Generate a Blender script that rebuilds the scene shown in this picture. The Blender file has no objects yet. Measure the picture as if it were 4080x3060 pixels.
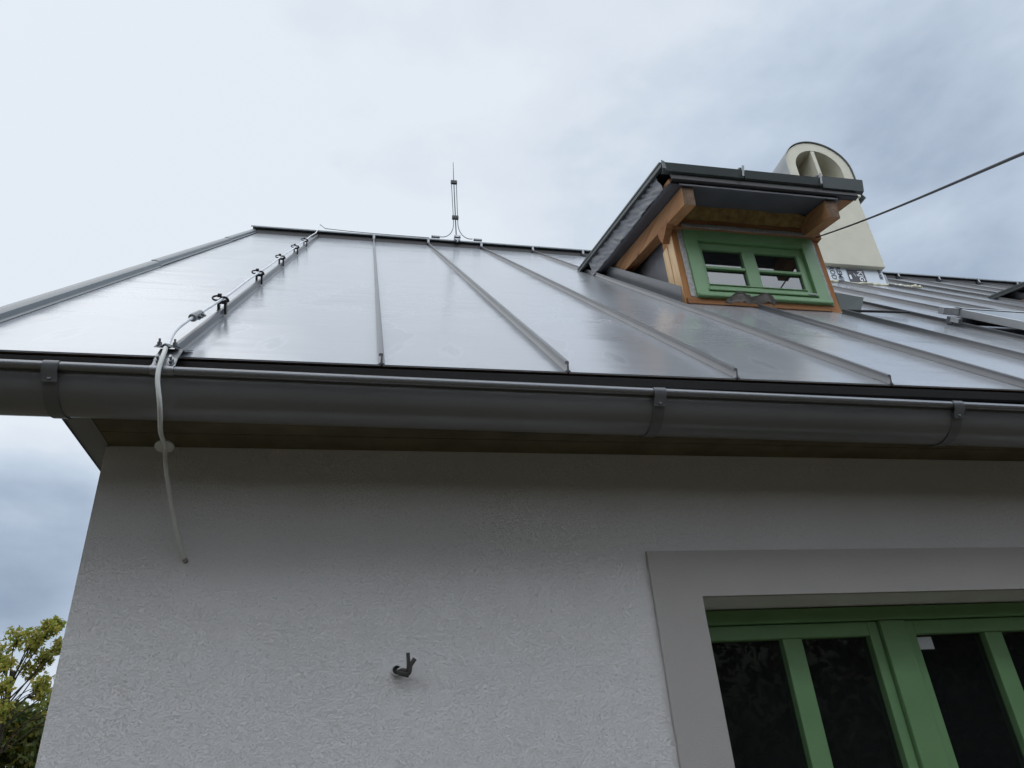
import bpy, bmesh, math, random
from mathutils import Vector, Matrix, noise as mnoise
R = random.Random(7)
S = bpy.context.scene
COL = S.collection
EYE = 1.6                       # height of the camera over the ground; measures below are from eye level

# ------------------------------------------------------------------ camera
cd = bpy.data.cameras.new('camera'); cam = bpy.data.objects.new('camera', cd); COL.objects.link(cam)
cd.sensor_width = 36; cd.lens = 25.946; cd.clip_start = 0.02; cd.clip_end = 2000
rt, up, fw = (0.97993459, -0.18775172, -0.06691401), (-0.03462148, -0.49094423, 0.8705028), (0.19628944, 0.85071914, 0.48759348)
cam.matrix_world = Matrix(((rt[0], up[0], -fw[0], 0), (rt[1], up[1], -fw[1], 0), (rt[2], up[2], -fw[2], EYE), (0, 0, 0, 1)))
S.camera = cam

# ------------------------------------------------------------------ sky, sun, exposure
W = bpy.data.worlds.new('World'); S.world = W; W.use_nodes = True
nt = W.node_tree; nt.nodes.clear()
def wn(t, **k):
    n = nt.nodes.new(t)
    for a, b in k.items(): setattr(n, a, b)
    return n
L = nt.links.new
SUN_EL, SUN_AZ = math.radians(58), math.radians(-70)     # behind the clouds, high on the left
sky = wn('ShaderNodeTexSky', sky_type='NISHITA', sun_disc=False, sun_elevation=SUN_EL, sun_rotation=SUN_AZ)
bg_sky = wn('ShaderNodeBackground'); bg_sky.inputs[1].default_value = 0.09
L(sky.outputs[0], bg_sky.inputs[0])
tc = wn('ShaderNodeTexCoord')
def vdot(v):
    d = wn('ShaderNodeVectorMath', operation='DOT_PRODUCT'); L(tc.outputs['Generated'], d.inputs[0]); d.inputs[1].default_value = v
    return d.outputs['Value']
mp = wn('ShaderNodeMapping'); mp.inputs['Scale'].default_value = (1, 1, 1.9); mp.inputs['Location'].default_value = (3.1, 1.7, 0.4)
L(tc.outputs['Generated'], mp.inputs[0])
n1 = wn('ShaderNodeTexNoise'); n1.inputs['Scale'].default_value = 2.3; n1.inputs['Detail'].default_value = 6; n1.inputs['Roughness'].default_value = .52; n1.inputs['Distortion'].default_value = .35
n2 = wn('ShaderNodeTexNoise'); n2.inputs['Scale'].default_value = 5.5; n2.inputs['Detail'].default_value = 5; n2.inputs['Roughness'].default_value = .55
L(mp.outputs[0], n1.inputs[0]); L(mp.outputs[0], n2.inputs[0])
def m2(op, a, b):
    n = wn('ShaderNodeMath', operation=op)
    for i, x in enumerate((a, b)):
        if isinstance(x, (int, float)): n.inputs[i].default_value = x
        else: L(x, n.inputs[i])
    return n.outputs[0]
sep = wn('ShaderNodeSeparateXYZ'); L(tc.outputs['Generated'], sep.inputs[0])
DX, DY, DZ = sep.outputs
t = m2('ADD', .50, m2('MULTIPLY', DZ, .52))                                  # lighter overhead than low down
t = m2('SUBTRACT', t, m2('MULTIPLY', m2('MAXIMUM', m2('SUBTRACT', DX, .05), 0), .44))   # heavier cloud over the right
t = m2('ADD', t, m2('MULTIPLY', m2('MAXIMUM', m2('MULTIPLY', DY, -1), 0), .35))  # and brightened behind the viewer, out of view, to light the wall
t = m2('ADD', t, m2('MULTIPLY', m2('SUBTRACT', n1.outputs[0], .5), .85))
t = m2('ADD', t, m2('MULTIPLY', m2('SUBTRACT', n2.outputs[0], .5), .55))
def bank(v, lo, hi, amt, rag=.12):                                   # a cloud bank round one direction of the sky
    d = vdot(Vector(v).normalized())
    r = wn('ShaderNodeMapRange', interpolation_type='SMOOTHSTEP'); r.inputs[1].default_value = lo; r.inputs[2].default_value = hi
    L(m2('ADD', d, m2('MULTIPLY', m2('SUBTRACT', n1.outputs[0], .5), rag)), r.inputs[0])
    return m2('MULTIPLY', r.outputs[0], amt)
t = m2('ADD', t, bank((-.42, .82, .44), .86, .985, .34))    # bright gap on the left
t = m2('SUBTRACT', t, bank((-.37, .893, .275), .9885, .9985, .60, .025))  # grey bank low on the left
t = m2('SUBTRACT', t, bank((.50, .56, .66), .94, .99, .06))
cr = wn('ShaderNodeValToRGB')
e = cr.color_ramp.elements
e[0].position = .15; e[0].color = (.25, .32, .43, 1)
e[1].position = 1.0; e[1].color = (.81, .875, .945, 1)
x = e.new(.36); x.color = (.39, .475, .60, 1)
x = e.new(.60); x.color = (.57, .665, .785, 1)
x = e.new(.80); x.color = (.73, .80, .89, 1)
L(t, cr.inputs[0])
bg_cl = wn('ShaderNodeBackground'); L(m2('ADD', 1, m2('MULTIPLY', m2('MAXIMUM', m2('MULTIPLY', DY, -1), 0), 3.2)), bg_cl.inputs[1])  # extra cloud strength behind the viewer, added to light the wall
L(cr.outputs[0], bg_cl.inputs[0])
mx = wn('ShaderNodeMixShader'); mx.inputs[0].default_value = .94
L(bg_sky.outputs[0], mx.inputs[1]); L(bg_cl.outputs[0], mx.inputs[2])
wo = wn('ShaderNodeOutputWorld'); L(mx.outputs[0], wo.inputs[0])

sl = bpy.data.lights.new('sun', 'SUN'); sl.energy = .5; sl.angle = math.radians(60); sl.color = (1, .97, .92)
so = bpy.data.objects.new('sun', sl); COL.objects.link(so)
sd = Vector((math.sin(SUN_AZ) * math.cos(SUN_EL), math.cos(SUN_AZ) * math.cos(SUN_EL), math.sin(SUN_EL)))
so.rotation_euler = (-sd).to_track_quat('-Z', 'Y').to_euler(); so.location = (-8, 14, 20)
S.view_settings.view_transform = 'Standard'; S.view_settings.look = 'None'
S.view_settings.gamma = 1; S.view_settings.use_curve_mapping = False; S.view_settings.exposure = 0
S.cycles.max_bounces = 8

# ------------------------------------------------------------------ materials
def newmat(name):
    m = bpy.data.materials.new(name); m.use_nodes = True
    b = m.node_tree.nodes['Principled BSDF']
    return m, m.node_tree, b
def node(t, ty, **k):
    n = t.nodes.new(ty)
    for a, b in k.items(): setattr(n, a, b)
    return n
def noise(t, scale, detail=4, rough=.55, stretch=(1, 1, 1), dist=0, coord='Object', loc=(0, 0, 0)):
    c = node(t, 'ShaderNodeTexCoord'); mpn = node(t, 'ShaderNodeMapping')
    mpn.inputs['Scale'].default_value = stretch; mpn.inputs['Location'].default_value = loc
    n = node(t, 'ShaderNodeTexNoise'); n.inputs['Scale'].default_value = scale; n.inputs['Detail'].default_value = detail
    n.inputs['Roughness'].default_value = rough; n.inputs['Distortion'].default_value = dist
    t.links.new(c.outputs[coord], mpn.inputs[0]); t.links.new(mpn.outputs[0], n.inputs[0])
    return n.outputs[0]
def ramp(t, src, stops):
    r = node(t, 'ShaderNodeValToRGB'); el = r.color_ramp.elements
    el[0].position, el[0].color = stops[0][0], (*stops[0][1], 1)
    el[1].position, el[1].color = stops[-1][0], (*stops[-1][1], 1)
    for p, c in stops[1:-1]:
        q = el.new(p); q.color = (*c, 1)
    t.links.new(src, r.inputs[0]); return r.outputs[0]
def maprange(t, src, a, b, c, d):
    n = node(t, 'ShaderNodeMapRange'); t.links.new(src, n.inputs[0])
    for i, v in enumerate((a, b, c, d)): n.inputs[i + 1].default_value = v
    return n.outputs[0]
def bump(t, b, src, strength, dist, prev=None):
    n = node(t, 'ShaderNodeBump'); n.inputs['Strength'].default_value = strength; n.inputs['Distance'].default_value = dist
    t.links.new(src, n.inputs['Height'])
    if prev: t.links.new(prev.outputs[0], n.inputs['Normal'])
    t.links.new(n.outputs[0], b.inputs['Normal']); return n
def simple(name, col, rough=.5, metal=0, var=.12, scale=6, spec=.5, bumpd=0, bscale=60):
    m, t, b = newmat(name)
    c0 = tuple(x * (1 - var) for x in col); c1 = tuple(min(1, x * (1 + var)) for x in col)
    t.links.new(ramp(t, noise(t, scale), [(.3, c0), (.7, c1)]), b.inputs['Base Color'])
    b.inputs['Roughness'].default_value = rough; b.inputs['Metallic'].default_value = metal
    b.inputs['Specular IOR Level'].default_value = spec
    if bumpd: bump(t, b, noise(t, bscale, 3), .6, bumpd)
    return m
# rubbed plaster: grains dragged by the float leave short curved grooves
def plaster(name, col, amt):
    m, t, b = newmat(name)
    t.links.new(ramp(t, noise(t, 1.3, 6, .6, coord='Object'), [(.3, tuple(x * .95 for x in col)), (.7, col)]), b.inputs['Base Color'])
    b.inputs['Roughness'].default_value = .95; b.inputs['Specular IOR Level'].default_value = .15
    worm = noise(t, 185, 2, .5, (1, 1, 1.9), 1.4)
    r1 = ramp(t, worm, [(.30, (0, 0, 0)), (.44, (1, 1, 1)), (.62, (.85, .85, .85)), (.75, (.3, .3, .3))])
    p = bump(t, b, r1, amt, .0034)
    bump(t, b, noise(t, 300, 2), .35, .0012, p)
    return m
M = {}
M['plaster'] = plaster('white_plaster', (.84, .815, .815), .8)
M['plaster_band'] = plaster('grey_plaster', (.47, .44, .425), .45)
# painted steel sheet, still carrying scraps of dried water and film marks
def sheet(name, base, rough, metal):
    m, t, b = newmat(name)
    marks = noise(t, 1.5, 6, .55, (1, .6, .6), .8, 'Object')
    edge = ramp(t, marks, [(.36, (0, 0, 0)), (.47, (.25, .25, .25)), (.485, (1, 1, 1)), (.50, (.6, .6, .6)), (.7, (.3, .3, .3))])
    c = node(t, 'ShaderNodeMix', data_type='RGBA'); t.links.new(edge, c.inputs[0])
    c.inputs[6].default_value = (*[x * .92 for x in base], 1); c.inputs[7].default_value = (*[x * 1.07 for x in base], 1)
    t.links.new(c.outputs[2], b.inputs['Base Color'])
    b.inputs['Metallic'].default_value = metal
    t.links.new(maprange(t, edge, 0, 1, rough - .015, rough + .03), b.inputs['Roughness'])
    p = bump(t, b, noise(t, 1.6, 3, .5, (1.0, 1.3, 1.3), .4), .30, .014)
    p = bump(t, b, noise(t, 2.4, 3, .5, (.3, 2.2, 2.2), .5), .30, .008, p)
    bump(t, b, noise(t, 9, 4, .5), .05, .003, p)
    return m
M['sheet'] = sheet('roof_sheet_steel', (.46, .475, .505), .20, .42)
M['seam'] = simple('seam_steel', (.15, .153, .16), .33, .35, .08, 4)
M['flash'] = simple('flashing_steel', (.17, .175, .185), .35, .35, .1, 5)
M['flash_green'] = simple('flashing_steel_back', (.07, .082, .078), .5, .1, .06, 5)
M['gutter'] = simple('gutter_coated_steel', (.19, .192, .202), .28, .15, .08, 2, .5)
M['bracket'] = simple('gutter_bracket_steel', (.13, .132, .14), .36, .12, .06, 3)
M['bead'] = simple('gutter_rim_steel', (.21, .213, .225), .2, .4, .06, 3)
M['drip'] = simple('dark_drip_edge', (.055, .06, .06), .5, .1, .1, 5)
M['dark_metal'] = simple('dark_brown_metal', (.018, .015, .015), .5, .1, .15, 4)
M['verge'] = simple('verge_steel', (.20, .215, .225), .38, .4, .06, 3)
M['galv'] = simple('galvanised_steel', (.29, .295, .305), .42, .85, .22, 40)
M['galv_dark'] = simple('dull_zinc', (.20, .205, .215), .45, .7, .25, 30)
M['rod'] = simple('dark_rod_steel', (.10, .11, .125), .5, .3, .15, 30)
M['alu'] = simple('bare_aluminium', (.66, .67, .69), .33, .7, .04, 20)
M['black'] = simple('black_plastic', (.012, .012, .014), .45, 0, .2, 20)
M['wire'] = simple('pale_wire_sheath', (.66, .66, .63), .55, 0, .1, 25, .4, .0008, 90)
M['alwire'] = simple('aluminium_wire', (.74, .75, .77), .45, .2, .12, 60)
M['white_plastic'] = simple('white_plastic', (.55, .56, .55), .5, 0, .05, 20)
M['soffit'] = simple('soffit_board', (.135, .12, .078), .9, 0, .25, 7, .2, .002, 120)
M['cream'] = simple('cream_render', (.55, .525, .43), .9, 0, .06, 5, .2, .0015, 160)
M['foam'] = simple('cured_foam', (.62, .59, .45), .9, 0, .2, 40, .2, .006, 50)
M['wool'] = simple('mineral_wool', (.21, .135, .05), 1, 0, .35, 22, .1, .012, 70)
M['membrane'] = simple('grey_membrane', (.20, .20, .215), .5, 0, .1, 8, .4, .004, 25)
M['membrane_dark'] = simple('dark_membrane', (.095, .095, .105), .6, 0, .12, 6, .3, .002, 30)
M['brown_cloth'] = simple('brown_grey_cloth', (.23, .205, .185), .7, 0, .15, 12, .3, .004, 40)
M['tape'] = simple('sealing_tape', (.36, .345, .33), .45, 0, .28, 70, .4, .004, 70)
M['ply'] = simple('foil_board', (.56, .60, .66), .45, 0, .05, 6)
M['ink'] = simple('dark_ink', (.035, .04, .055), .6, 0, .05, 10)
M['ink_box'] = simple('grey_ink', (.06, .055, .065), .6, 0, .15, 14)
M['white_ink'] = simple('white_ink', (.72, .74, .77), .6, 0, .05, 10)
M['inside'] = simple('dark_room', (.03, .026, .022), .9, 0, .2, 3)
M['paper'] = simple('white_paper', (.62, .63, .68), .8, 0, .03, 10)
M['concrete'] = simple('grey_floor', (.2, .19, .18), .9, 0, .2, 2)
def wood(name, c0, c1, axis):
    m, t, b = newmat(name)
    st = [9, 9, 9]; st[axis] = .7
    gr = noise(t, 5, 5, .6, tuple(st), .6)
    st2 = [60, 60, 60]; st2[axis] = 2.2
    fine = noise(t, 2.2, 3, .6, tuple(st2), .2)
    col = ramp(t, gr, [(.28, c0), (.5, tuple((a + b_) / 2 for a, b_ in zip(c0, c1))), (.72, c1)])
    v = node(t, 'ShaderNodeTexVoronoi'); v.inputs['Scale'].default_value = 3.2
    c = node(t, 'ShaderNodeTexCoord'); mpn = node(t, 'ShaderNodeMapping'); s3 = [2.2, 2.2, 2.2]; s3[axis] = .9
    mpn.inputs['Scale'].default_value = s3; t.links.new(c.outputs['Object'], mpn.inputs[0]); t.links.new(mpn.outputs[0], v.inputs[0])
    kn = ramp(t, v.outputs['Distance'], [(.04, (.25, .12, .05)), (.11, (1, 1, 1))])
    mu = node(t, 'ShaderNodeMix', data_type='RGBA', blend_type='MULTIPLY'); mu.inputs[0].default_value = .8
    t.links.new(col, mu.inputs[6]); t.links.new(kn, mu.inputs[7]); t.links.new(mu.outputs[2], b.inputs['Base Color'])
    b.inputs['Roughness'].default_value = .75; b.inputs['Specular IOR Level'].default_value = .25
    bump(t, b, fine, .4, .003)
    return m
M['spruce_z'] = wood('planed_spruce', (.66, .42, .22), (.84, .63, .40), 2)
M['larch_z'] = wood('weathered_spruce_upright', (.30, .12, .04), (.46, .22, .09), 2)
M['spruce_y'] = wood('spruce_rafter', (.29, .13, .052), (.46, .25, .12), 1)
M['end_grain'] = simple('weathered_end_grain', (.17, .115, .08), .9, 0, .35, 25, .2, .003, 60)
M['larch_x'] = wood('weathered_spruce_beam', (.24, .10, .04), (.38, .19, .085), 0)
M['deck_x'] = wood('roof_boarding', (.28, .13, .06), (.40, .21, .10), 0)
def paint(name, col):
    m, t, b = newmat(name)
    t.links.new(ramp(t, noise(t, 5, 5), [(.3, tuple(x * .92 for x in col)), (.7, tuple(x * 1.06 for x in col))]), b.inputs['Base Color'])
    b.inputs['Roughness'].default_value = .42
    bump(t, b, noise(t, 30, 3, .5, (3, 3, .4)), .15, .001)
    return m
M['green'] = paint('green_paint', (.16, .30, .135))
def glass(name, ior):
    m, t, b = newmat(name)
    b.inputs['Base Color'].default_value = (.012, .013, .014, 1); b.inputs['Roughness'].default_value = .015
    b.inputs['IOR'].default_value = ior; b.inputs['Alpha'].default_value = .82
    bump(t, b, noise(t, 2.2, 2), .05, .01); return m
M['glass'] = glass('window_glass', 1.75); M['glass_coated'] = glass('coated_window_glass', 2.0)
m, t, b = newmat('solar_glass')
b.inputs['Base Color'].default_value = (.012, .014, .022, 1); b.inputs['Roughness'].default_value = .06; b.inputs['IOR'].default_value = 1.6
M['solar'] = m
m, t, b = newmat('perforated_strip')
c = node(t, 'ShaderNodeTexCoord'); v = node(t, 'ShaderNodeTexVoronoi'); v.inputs['Scale'].default_value = 110; v.inputs['Randomness'].default_value = .08
t.links.new(c.outputs['Object'], v.inputs[0])
t.links.new(ramp(t, v.outputs['Distance'], [(.30, (.003, .003, .003)), (.36, (.022, .02, .02))]), b.inputs['Base Color']); b.inputs['Roughness'].default_value = .5
M['perf'] = m
def leafmat(name, cols):
    m, t, b = newmat(name)
    gi = node(t, 'ShaderNodeNewGeometry')
    t.links.new(ramp(t, gi.outputs['Random Per Island'], cols), b.inputs['Base Color'])
    b.inputs['Roughness'].default_value = .55
    tr = node(t, 'ShaderNodeBsdfTranslucent'); t.links.new(ramp(t, gi.outputs['Random Per Island'], cols), tr.inputs[0])
    mi = node(t, 'ShaderNodeMixShader'); mi.inputs[0].default_value = .45
    t.links.new(b.outputs[0], mi.inputs[1]); t.links.new(tr.outputs[0], mi.inputs[2])
    t.links.new(mi.outputs[0], t.nodes['Material Output'].inputs[0])
    return m
M['leaf_y'] = leafmat('autumn_leaves', [(0, (.18, .24, .04)), (.4, (.30, .32, .05)), (.75, (.38, .345, .06)), (1, (.46, .36, .09))])
M['leaf_g'] = leafmat('green_leaves', [(0, (.04, .07, .016)), (.45, (.09, .13, .022)), (.8, (.17, .165, .028)), (1, (.26, .19, .03))])
M['leaf_d'] = leafmat('forest_leaves', [(0, (.012, .022, .008)), (.6, (.028, .04, .012)), (1, (.06, .05, .018))])
M['hill'] = simple('dark_undergrowth', (.03, .035, .014), .95, 0, .4, .6)
M['bark'] = simple('grey_brown_bark', (.06, .05, .035), .9, 0, .3, 20, .2, .01, 40)
m, t, b = newmat('rough_grass_ground')
t.links.new(ramp(t, noise(t, .8, 8, .65), [(.35, (.06, .06, .03)), (.55, (.105, .085, .055)), (.7, (.15, .12, .085))]), b.inputs['Base Color'])
b.inputs['Roughness'].default_value = .95; bump(t, b, noise(t, 14, 6), .8, .05)
M['ground'] = m

# ------------------------------------------------------------------ mesh helpers (all in metres from eye level)
ORG = {}
def link(name, me, mat, parent=None, smooth=False, origin=None):
    """Link a mesh given in eye-level coordinates: its origin goes to its middle, raised by EYE."""
    vs = me.vertices
    if origin is None:
        lo = [min(v.co[i] for v in vs) for i in range(3)]; hi = [max(v.co[i] for v in vs) for i in range(3)]
        c = Vector([(a + b) / 2 for a, b in zip(lo, hi)])
        if parent is None: c.z = lo[2]
    else: c = Vector(origin)
    for v in vs: v.co -= c
    o = bpy.data.objects.new(name, me); COL.objects.link(o)
    if mat: me.materials.append(M[mat] if isinstance(mat, str) else mat)
    wl = c + Vector((0, 0, EYE))
    ORG[o.name] = wl
    if parent: o.parent = parent; o.location = wl - ORG[parent.name]
    else: o.location = wl
    if smooth:
        for p in me.polygons: p.use_smooth = True
    return o
def done(bm, name, mat, parent=None, smooth=False, auto=None, origin=None):
    bmesh.ops.recalc_face_normals(bm, faces=bm.faces[:])
    me = bpy.data.meshes.new(name); bm.to_mesh(me); bm.free()
    o = link(name, me, mat, parent, smooth or auto is not None, origin)
    if auto is not None: me.set_sharp_from_angle(angle=math.radians(auto))
    return o
def empty(name, loc, label=None, cat=None, parent=None, group=None):
    o = bpy.data.objects.new(name, None); COL.objects.link(o); o.empty_display_size = .1
    wl = Vector(loc) + Vector((0, 0, EYE)); ORG[o.name] = wl
    if parent: o.parent = parent; o.location = wl - ORG[parent.name]
    else: o.location = wl
    tag(o, label, cat, group); return o
def tag(o, label=None, cat=None, group=None, kind=None):
    for k, v in (('label', label), ('category', cat), ('group', group), ('kind', kind)):
        if v: o[k] = v
    return o
def box(bm, x0, x1, y0, y1, z0, z1, bev=0):
    r = bmesh.ops.create_cube(bm, size=1)
    for v in r['verts']:
        v.co = Vector((x0 + (v.co.x + .5) * (x1 - x0), y0 + (v.co.y + .5) * (y1 - y0), z0 + (v.co.z + .5) * (z1 - z0)))
    if bev:
        ed = {e for v in r['verts'] for e in v.link_edges}
        bmesh.ops.bevel(bm, geom=list(ed), offset=bev, segments=2, affect='EDGES', profile=.6)
def hexa(bm, pts, bev=0):
    """8 corners: bottom ring of four, top ring of four."""
    v = [bm.verts.new(p) for p in pts]
    for f in ((3, 2, 1, 0), (4, 5, 6, 7), (0, 1, 5, 4), (1, 2, 6, 5), (2, 3, 7, 6), (3, 0, 4, 7)): bm.faces.new([v[i] for i in f])
    if bev:
        ed = {e for q in v for e in q.link_edges}
        bmesh.ops.bevel(bm, geom=list(ed), offset=bev, segments=2, affect='EDGES', profile=.6)
def prism(bm, poly, axis, a, b):
    """Extrude a closed polygon (list of 2-tuples in the two other axes, in axis order) from a to b."""
    def P(q, k):
        c = list(q); c.insert(axis, k); return c
    n = len(poly)
    v0 = [bm.verts.new(P(q, a)) for q in poly]; v1 = [bm.verts.new(P(q, b)) for q in poly]
    for i in range(n):
        j = (i + 1) % n; bm.faces.new((v0[i], v0[j], v1[j], v1[i]))
    bm.faces.new(v0[::-1]); bm.faces.new(v1)
def tube(bm, pts, r, seg=10, cap=True):
    pts = [Vector(p) for p in pts]; n = len(pts); rings = []
    rad = r if isinstance(r, (list, tuple)) else [r] * n
    t0 = (pts[1] - pts[0]).normalized(); ref = Vector((0, 0, 1)) if abs(t0.z) < .9 else Vector((1, 0, 0))
    u = t0.cross(ref).normalized()
    for i, p in enumerate(pts):
        tt = (pts[min(i + 1, n - 1)] - pts[max(i - 1, 0)]).normalized()
        u = (u - tt * u.dot(tt)).normalized(); w = tt.cross(u)
        rings.append([bm.verts.new(p + (u * math.cos(2 * math.pi * k / seg) + w * math.sin(2 * math.pi * k / seg)) * rad[i]) for k in range(seg)])
    for a, b in zip(rings, rings[1:]):
        for k in range(seg): bm.faces.new((a[k], a[(k + 1) % seg], b[(k + 1) % seg], b[k]))
    if cap: bm.faces.new(rings[0][::-1]); bm.faces.new(rings[-1])
def smooth_path(pts, n=8):
    pts = [Vector(p) for p in pts]; out = []
    for i in range(len(pts) - 1):
        p0, p1, p2, p3 = pts[max(i - 1, 0)], pts[i], pts[i + 1], pts[min(i + 2, len(pts) - 1)]
        for k in range(n):
            s = k / n
            out.append(.5 * ((2 * p1) + (p2 - p0) * s + (2 * p0 - 5 * p1 + 4 * p2 - p3) * s * s + (3 * p1 - p0 - 3 * p2 + p3) * s ** 3))
    return out + [pts[-1]]
def disc(bm, c, axis, r, h, seg=12):
    c = Vector(c); a = Vector(axis).normalized()
    tube(bm, [c - a * h / 2, c + a * h / 2], r, seg)
def bolt(bm, c, axis, r):
    c = Vector(c); a = Vector(axis).normalized()
    disc(bm, c + a * r * .12, a, r * 1.5, r * .24, 16); disc(bm, c + a * r * .65, a, r, r * .9, 6); disc(bm, c + a * r * 1.6, a, r * .5, r * 1.1, 10)
def ripple_sheet(bm, P, nu, nv, amp, seed, thick=.003, fr=1):
    """A crumpled two-sided sheet: P(u, v) -> (point, normal)."""
    off = Vector((seed * 7.3, seed * 3.1, 0))
    top, bot = [], []
    for i in range(nu + 1):
        a, b = [], []
        for j in range(nv + 1):
            u, v = i / nu, j / nv; p, n = P(u, v)
            q = Vector((u * 9 * fr + v * 2.6, v * .75 - u * 2, 0)) + off
            d = (1 - 2.2 * abs(mnoise.noise(q)) + .7 * mnoise.noise(q * 2.3) + .15 * mnoise.noise(q * 5.1)) * amp
            a.append(bm.verts.new(Vector(p) + Vector(n) * (d + thick / 2))); b.append(bm.verts.new(Vector(p) + Vector(n) * (d - thick / 2)))
        top.append(a); bot.append(b)
    for i in range(nu):
        for j in range(nv):
            bm.faces.new((top[i][j], top[i + 1][j], top[i + 1][j + 1], top[i][j + 1])); bm.faces.new((bot[i][j], bot[i][j + 1], bot[i + 1][j + 1], bot[i + 1][j]))
    for i in range(nu):
        bm.faces.new((top[i][0], bot[i][0], bot[i + 1][0], top[i + 1][0])); bm.faces.new((top[i][nv], top[i + 1][nv], bot[i + 1][nv], bot[i][nv]))
    for j in range(nv):
        bm.faces.new((top[0][j], top[0][j + 1], bot[0][j + 1], bot[0][j])); bm.faces.new((top[nu][j], bot[nu][j], bot[nu][j + 1], top[nu][j + 1]))

# roof plane: z = SL*y + C0
SL, C0 = .954, -.6207
k_ = math.hypot(1, SL); UY, UZ = 1 / k_, SL / k_          # up-slope direction
YE, YR = 1.755, 5.70
def rz(y): return SL * y + C0
def RP(x, s, h=0): return Vector((x, YE + s * UY - h * UZ, rz(YE) + s * UZ + h * UY))
def s_of(y): return (y - YE) / UY
SMAX = s_of(YR)
XL, XR = -1.065, 11.62                                    # verges
WX0, WX1, WY0, WY1, GZ = -.70, 11.30, 2.05, 9.35, -EYE
TZ = .929                                                  # soffit level

# ------------------------------------------------------------------ ground
bm = bmesh.new()
for i in range(2):
    pass
n = 40; vv = {}
for i in range(n + 1):
    for j in range(n + 1):
        x, y = -300 + 600 * i / n, -300 + 600 * j / n
        vv[i, j] = bm.verts.new((x, y, GZ))
for i in range(n):
    for j in range(n): bm.faces.new((vv[i, j], vv[i + 1, j], vv[i + 1, j + 1], vv[i, j + 1]))
tag(done(bm, 'ground', 'ground'), 'bare earthy building ground with thin grass around the house', kind='structure')

# ------------------------------------------------------------------ house: walls
house = empty('house', ((WX0 + WX1) / 2, WY0, GZ), 'white plastered cottage with grey standing seam metal roof and green windows', 'house')
OX0, OX1, OZ0, OZ1 = .99, 2.49, -.75, .475                # window opening
bm = bmesh.new(); T = .42
ztop = rz(WY0) - .09
box(bm, WX0, OX0, WY0, WY0 + T, GZ - .2, ztop); box(bm, OX1, WX1, WY0, WY0 + T, GZ - .2, ztop)
box(bm, OX0, OX1, WY0, WY0 + T, OZ1, ztop); box(bm, OX0, OX1, WY0, WY0 + T, GZ - .2, OZ0)
box(bm, WX0, WX1, WY1 - T, WY1, GZ - .2, ztop)
zr = rz(YR) - .16
for xa, xb in ((WX0, WX0 + T), (WX1 - T, WX1)):
    prism(bm, [(WY0 + T, GZ - .2), (WY1 - T, GZ - .2), (WY1 - T, ztop + .35), (YR, zr), (WY0 + T, ztop + .35)], 0, xa, xb)
done(bm, 'wall', 'plaster', house)
bm = bmesh.new(); box(bm, WX0 + T, WX1 - T, WY0 + T, WY1 - T, GZ + .1, GZ + .2); done(bm, 'floor', 'concrete', house)
# raised plaster band round the lower window
bm = bmesh.new(); p_ = .014; BX0, BX1, BZ1, BZ0 = .841, 2.64, .611, -.9
y0, y1 = WY0 - p_, WY0 + .003
for q in ((BX0, OX0 + .0005, BZ0, OZ1), (OX1 - .0005, BX1, BZ0, OZ1), (BX0, BX1, OZ1, BZ1), (OX0 + .0005, OX1 - .0005, BZ0, OZ0)):
    box(bm, q[0], q[1], y0, y1, q[2], q[3])
done(bm, 'window_surround', 'plaster_band', house)

# ------------------------------------------------------------------ lower window
FY = 2.215
def bar(name, parent, x0, x1, y0, y1, z0, z1, bev=.004, mat='green'):
    bm = bmesh.new(); box(bm, x0, x1, y0, y1, z0, z1, bev); return done(bm, name, mat, parent)
bm = bmesh.new()                                            # outer frame
e_ = .004
box(bm, OX0 + e_, OX0 + .048, FY, FY + .07, OZ0, OZ1 - e_, .004); box(bm, OX1 - .048, OX1 - e_, FY, FY + .07, OZ0, OZ1 - e_, .004)
box(bm, OX0 + .0482, OX1 - .0482, FY, FY + .07, OZ1 - .048, OZ1 - e_, .004); box(bm, OX0 + .0482, OX1 - .0482, FY, FY + .07, OZ0, OZ0 + .06, .004)
win = done(bm, 'window', 'green', house)
mx0, mx1 = 1.682, 1.775
bar('mullion', win, mx0, mx1, FY - .002, FY + .066, OZ0 + .062, OZ1 - .05)
for sx0, sx1, in ((OX0 + .050, mx0 - .003), (mx1 + .003, OX1 - .050)):
    bm = bmesh.new(); z0, z1 = OZ0 + .064, OZ1 - .05; yy0, yy1 = FY + .012, FY + .068; w = .036
    box(bm, sx0, sx0 + w, yy0, yy1, z0, z1, .004); box(bm, sx1 - w, sx1, yy0, yy1, z0, z1, .004)
    box(bm, sx0 + w, sx1 - w, yy0 + .0005, yy1, z1 - .045, z1, .004); box(bm, sx0 + w, sx1 - w, yy0 + .0005, yy1, z0, z0 + .06, .004)
    done(bm, 'sash', 'green', win)
    mid = (sx0 + sx1) / 2 + .003
    bar('muntin', win, mid - .034, mid + .034, yy0 + .001, yy1, z0 + .0602, z1 - .0452)
    for a, b_ in ((sx0 + w, mid - .034), (mid + .034, sx1 - w)):
        bm = bmesh.new(); box(bm, a - .004, b_ + .004, yy0 + .026, yy0 + .032, z0 + .055, z1 - .041); done(bm, 'pane', 'glass', win)
bm = bmesh.new(); box(bm, OX0 + .001, OX1 - .001, FY + .5, FY + .52, OZ0 - .3, OZ1 + .3)  # dark sheets behind the glass stand in for the unlit room
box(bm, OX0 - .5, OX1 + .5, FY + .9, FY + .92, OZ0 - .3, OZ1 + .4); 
done(bm, 'dark_backing', 'inside', win)
bm = bmesh.new(); box(bm, 1.8185, 1.885, FY + .0355, FY + .0372, .335, .374); done(bm, 'pane_sticker', 'paper', win)
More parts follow.
